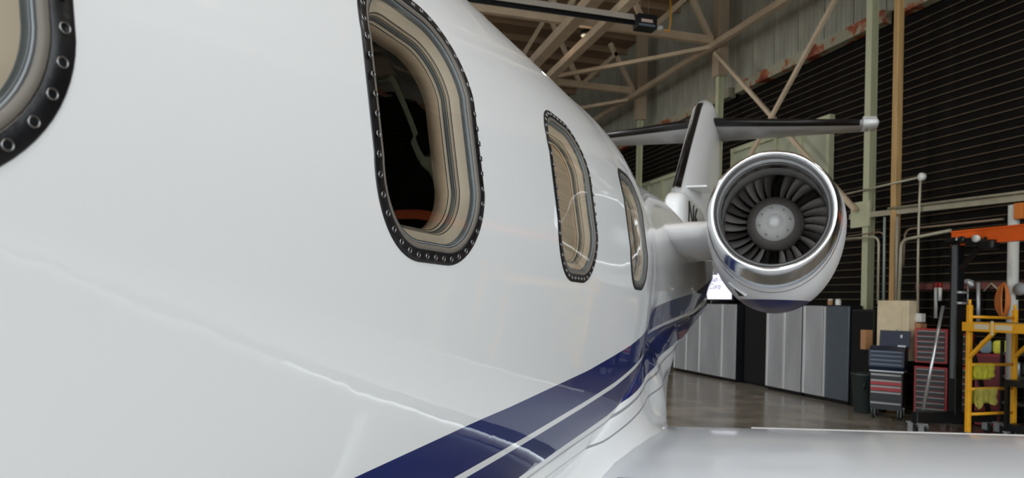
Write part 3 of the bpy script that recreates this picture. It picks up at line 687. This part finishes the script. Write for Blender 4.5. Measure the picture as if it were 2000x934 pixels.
# ------------------------------------------------------------------ yellow scaffold with rags
sA, sB = Vector((9.1,8.2,0)), Vector((10.05,8.29,0)); dAB = (sB-sA)
s = thing('scaffold', 'yellow rolling scaffold frame with rungs and side rail', 'scaffold', tuple(sA), 0)
for q, h in ((Vector((0,0,0)),1.95),(dAB,1.9)):
    MB().box((q.x,q.y,h/2+.06),(.06,.06,h-.12),bev=.006).build('post', m_yellow, s); MB().tube([(q.x,q.y,h),(q.x,q.y,h+.08)],.02).build('coupling_pin', m_yellow, s)
    for yy in (0, -1.75):
        c = MB().tube([(q.x,q.y+yy,.06),(q.x,q.y+yy,.14)],.018); c.box((q.x-.03,q.y+yy,.08),(.008,.06,.1)); c = c.build('caster', m_silver, s); MB().lathe([(.02,-.02),(.06,-.02),(.066,0),(.06,.02),(.02,.02)], (q.x-.06,q.y+yy,.066), 'x', 18).build('wheel', m_rubber, c)
    MB().box((q.x,q.y-1.75,h/2+.06),(.06,.06,h-.12),bev=.006).build('post', m_yellow, s)
    rl = MB().box((q.x-.035,q.y-.88,1.64),(.05,1.9,.13),bev=.006).build('side_rail', m_yellow, s)
    MB().bar((q.x-.03,q.y-.03,1.2),(q.x-.03,q.y-.42,1.58),.045).build('knee_brace', m_yellow, s)
    if q.x < .1:
        for yy, L in ((-.25,.22),(-.58,.24)): MB().box((-.063,yy,1.645),(.004,L,.07)).build('sticker', mat('cream sticker', (222,210,180), .5), rl)
        MB().box((-.06,-.41,1.63),(.015,.03,.2)).build('latch', mat('cream latch', (226,208,150), .5), rl)
for z in (1.78,1.09,.74,.38): MB().tube([(.02,0,z),(dAB.x-.02,dAB.y,z)],.022).build('rung', m_yellow, s)
MB().box((dAB.x/2,-.88,1.70),(dAB.x-.08,1.7,.03)).build('platform', mat('plywood deck', (150,120,84), .7, var=.1), s)
def rag(lab, x0, x1, z, drop, hem, m):
    mb = MB(); rows = []; N = 22
    for i in range(N+1):
        x = x0+(x1-x0)*i/N; y = dAB.y*x/dAB.x; row = []; w = .012*sin(i*1.1)+.006*sin(i*2.7)
        D_ = drop*hem(i/N)
        for v, oy in ((-.22,.035),(-.12,.032),(0,.03)): row.append(mb.bm.verts.new((x, y+oy+.4*w*(-v/.2), z+v)))
        row.append(mb.bm.verts.new((x, y, z+.027)))
        for k in range(7): u = k/6; row.append(mb.bm.verts.new((x+.02*sin(k*1.3+i*.3)*u, y-.03-w*u, z-D_*u)))
        rows.append(row)
    for a_, b_ in zip(rows[:-1], rows[1:]):
        for k in range(len(a_)-1):
            f = mb._f([a_[k],b_[k],b_[k+1],a_[k+1]]); f.smooth = True
    bmesh.ops.solidify(mb.bm, geom=mb.bm.faces[:], thickness=.004)
    tag(mb.build('rag', m, loc=tuple(sA)), lab, 'rag', 'yellow rags on the scaffold')
rag('bright yellow rag hung straight over the upper scaffold rung', .07, .5, 1.09, .2, lambda t: .93+.1*sin(t*4), m_rag)
rag('dull yellow crumpled rag hung over the lower scaffold rung', .09, .56, .74, .26, lambda t: 1.0-.35*abs(t-.2)+.15*sin(t*9), m_ragdull)

# ------------------------------------------------------------------ shelving, low cart, hanging tools
sh = thing('shelving_unit', 'dark steel shelving unit behind the scaffold at right', 'shelf', (10.70, 7.55, 0))
for z in (.45,.86,1.22): MB().box((0,0,z),(.5,2.6,.04)).build('shelf_board', mat('grey shelf', (110,108,104), .4, .5), sh)
for y in (-1.28,1.28):
    for x in (-.24,.24): MB().box((x,y,.72),(.04,.04,1.4)).build('upright', m_black, sh)
MB().box((.25,0,.7),(.01,2.56,1.3)).build('back_panel', m_dark, sh)
RF = Euler((0,0,front_rot())).to_matrix()
tag(MB().box((10.60,9.24,1.30),(.17,.24,.22),RF,bev=.05).build('plastic_tub', m_lightblue), 'pale blue plastic tub on top of the plain red locker', 'tub')
b_ = MB().box((10.735,9.07,1.30),(.24,.26,.22),RF,bev=.05).build('folded_towel', m_rag); tag(b_, 'thick folded yellow towel on top of the plain red locker', 'towel')
for px, lab, m in ((1986,'grey tin on the middle shelf behind the scaffold','g'),(1999,'black tin on the middle shelf at the right edge','b')):
    p = on_x(px,730,10.65); tag(MB().lathe([(.05,0),(.055,.01),(.055,.2),(.05,.21),(0,.21)], (10.68,p.y,.88), n=18).build('tin', m_silver if m == 'g' else m_black), lab, 'can')
bc = thing('work_cart', 'low black work cart on casters at the right edge', 'cart', (9.95, 7.75, 0), radians(0))
MB().box((0,0,.84),(.55,.8,.09),bev=.008).build('top', m_black, bc); MB().box((0,0,.2),(.5,.76,.1)).build('lower_tray', m_black, bc)
for x in (-.24,.24):
    for y in (-.36,.36): MB().box((x,y,.48),(.05,.05,.7)).build('leg', m_black, bc); caster(bc, x, y, .14)
bd = MB().box((10.93, 9.75, 2.31),(.04,2.5,.11)).build('tool_board', mat('faded red board', (112,62,56), .7, var=.15)); tag(bd, 'faded red wooden tool board along the wall', 'board')
for px, y1, lab in ((1828, 622, 'left of two short silver tubes hung by the gantry mast'),(1837, 588, 'right, shorter of two silver tubes hung by the gantry mast')):
    p0, p1 = on_x(px,562,10.89), on_x(px-1,y1,10.89); t = thing('hanging_tube', lab, 'tube', tuple(p1)); L = p0.z-p1.z
    MB().tube([(0,0,0),(0,0,L)],.03).build('tube', m_white, t); MB().tube([(0,0,L),(0,0,L+.09)],.026).build('grip', m_red, t)
p0, p1 = on_x(1911,552,10.88), on_x(1911,640,10.88); tag(MB().tube([p0,p1],.03).build('silver_pole', m_silver), 'upright silver pole behind the scaffold', 'pole')
P = [on_x(x,y,10.88) for x,y in ((1871,556),(1880,551),(1890,550),(1896,553),(1901,561))]; t = thing('work_lamp', 'curved silver lamp arm hung on the red board', 'lamp', tuple(P[0])); MB().tube([q-P[0] for q in P],[.02,.03,.05,.06,.04],12).build('arm', m_silver, t); MB().tube([on_x(1891,555,10.88)-P[0], on_x(1890,600,10.88)-P[0]],.012).build('stem', m_silver, t)
P = [on_x(x,y,10.88) for x,y in ((1922,569),(1937,554),(1952,568))]; tag(MB().tube(P,.018).build('bent_bracket', m_zinc), 'bent pale bracket hung on the red board', 'bracket')
# cord coil on the post
mb = MB(); c0 = on_x(1958,585,10.1)
for k in range(6):
    ry, rz_ = .04+.016*k, .25-.02*(k%3); mb.tube([(c0.x+.01*k-.02, c0.y+.02*(k-3)*.6+ry*cos(2*pi*i/28), c0.z+rz_*sin(2*pi*i/28)-.03*(k%2)) for i in range(28)], .013, 7, closed=True)
tag(mb.build('cord_coil', m_cord), 'orange extension cord coiled on the short white post', 'cord')
p = on_x(1993,565,10.2); t = thing('wall_fan', 'small grey round fan at the right edge', 'fan', tuple(p)); MB().lathe([(0,-.06),(.08,-.05),(.1,0),(.08,.05),(0,.06)],(0,0,0),'x',18).build('head', mat('grey fan', (150,152,154), .5), t); MB().tube([(0,0,0),(.05,.1,-.15)],.02).build('arm', m_black, t)
p = on_x(1978,404,10.2); tag(MB().box((p.x,p.y-.12,p.z-.08),(.1,.13,.24),bev=.006).build('wood_block', m_cord), 'orange brown wooden block at the top of the short white post', 'block')

# ------------------------------------------------------------------ ceiling things
h = thing('radiant_heater', 'long radiant tube heater with a black burner box under the roof', 'heater', (7.0, 15.0, 8.3))
MB().tube([(-14,0,-.02),(-.15,0,-.02)],.055,14).build('heater_tube', mat('dark heater tube', (46,48,52), .4, .4), h)
mb = MB(); mb.prism([(-.16,-.02),(-.08,.14),(.08,.14),(.16,-.02),(.15,-.02),(.07,.125),(-.07,.125),(-.15,-.02)], -14, -.2, 'x'); mb.build('reflector', mat('dull aluminium reflector', (196,190,180), .5, .2), h)
bx = MB().box((.12,0,0),(.48,.3,.32),bev=.015).build('burner_box', m_black, h); MB().box((.1,-.156,.0),(.28,.006,.07)).build('label_plate', mat('pale label', (200,176,170), .5), bx); MB().box((.1,-.158,-.1),(.4,.01,.05)).build('vent_strip', mat('grey strip', (96,108,120), .4), bx)
for x in (-5,-3.2,-1.6,0,.2): MB().tube([(x,0,.12),(x+.05,0,3.0)],.006,6).build('hanger_wire', m_zinc, h)
P = [on_y(x,y,15.2) for x,y in ((1309,0),(1310,25),(1309,45),(1306,62),(1297,58))]; ho = tag(MB().tube(P,.022,8).build('gas_hose', mat('yellow hose', (226,164,52), .5)), 'yellow orange gas hose with a white valve ball right of the burner box', 'hose')
p = on_y(1290,55,15.2); MB().lathe([(0,-.05),(.06,-.04),(.075,0),(.06,.05),(0,.06)],tuple(p),n=16).build('valve_ball', m_white, ho)
p = on_y(1145,68,17.9)
def bay_lamp(loc, lab, watts):
    L = thing('bay_lamp', lab, 'lamp', loc, group='round bay lamps')
    MB().lathe([(.05,.26),(.08,.14),(.15,.1),(.19,.02),(.19,-.02),(.17,-.03)],n=24).build('housing', m_black, L)
    MB().lathe([(0,-.05),(.1,-.045),(.165,-.02)],n=24).build('lens', mat('pale lamp lens', (190,196,190), .3, emit=.35), L)
    MB().tube([(0,0,.2),(0,0,ZR-loc[2]-.02)],.012,6).build('stem', m_black, L)
    ld = bpy.data.lights.new('lamp_light', 'AREA'); ld.shape = 'DISK'; ld.size = .5; ld.energy = watts; ld.color = (1,.98,.95)
    lo = bpy.data.objects.new('lamp_light', ld); COL.objects.link(lo); lo.parent = L; lo.location = (0,0,-.07)
bay_lamp(tuple(p), 'round black ceiling lamp with a pale lens, left of the heater burner', 50)
for x, y, w_ in ((8.6,-9.0,70), (4.5,-6.5,170), (.0,-3.0,170), (8.6,3.0,80), (.0,3.0,100), (-6.0,-3.0,170), (-2.5,12.0,750)): bay_lamp((x, y, 9.3), 'added ceiling lamp, out of the picture, brightening the jet and hangar', w_)  # unseen lamps added to lift and even out the indoor light
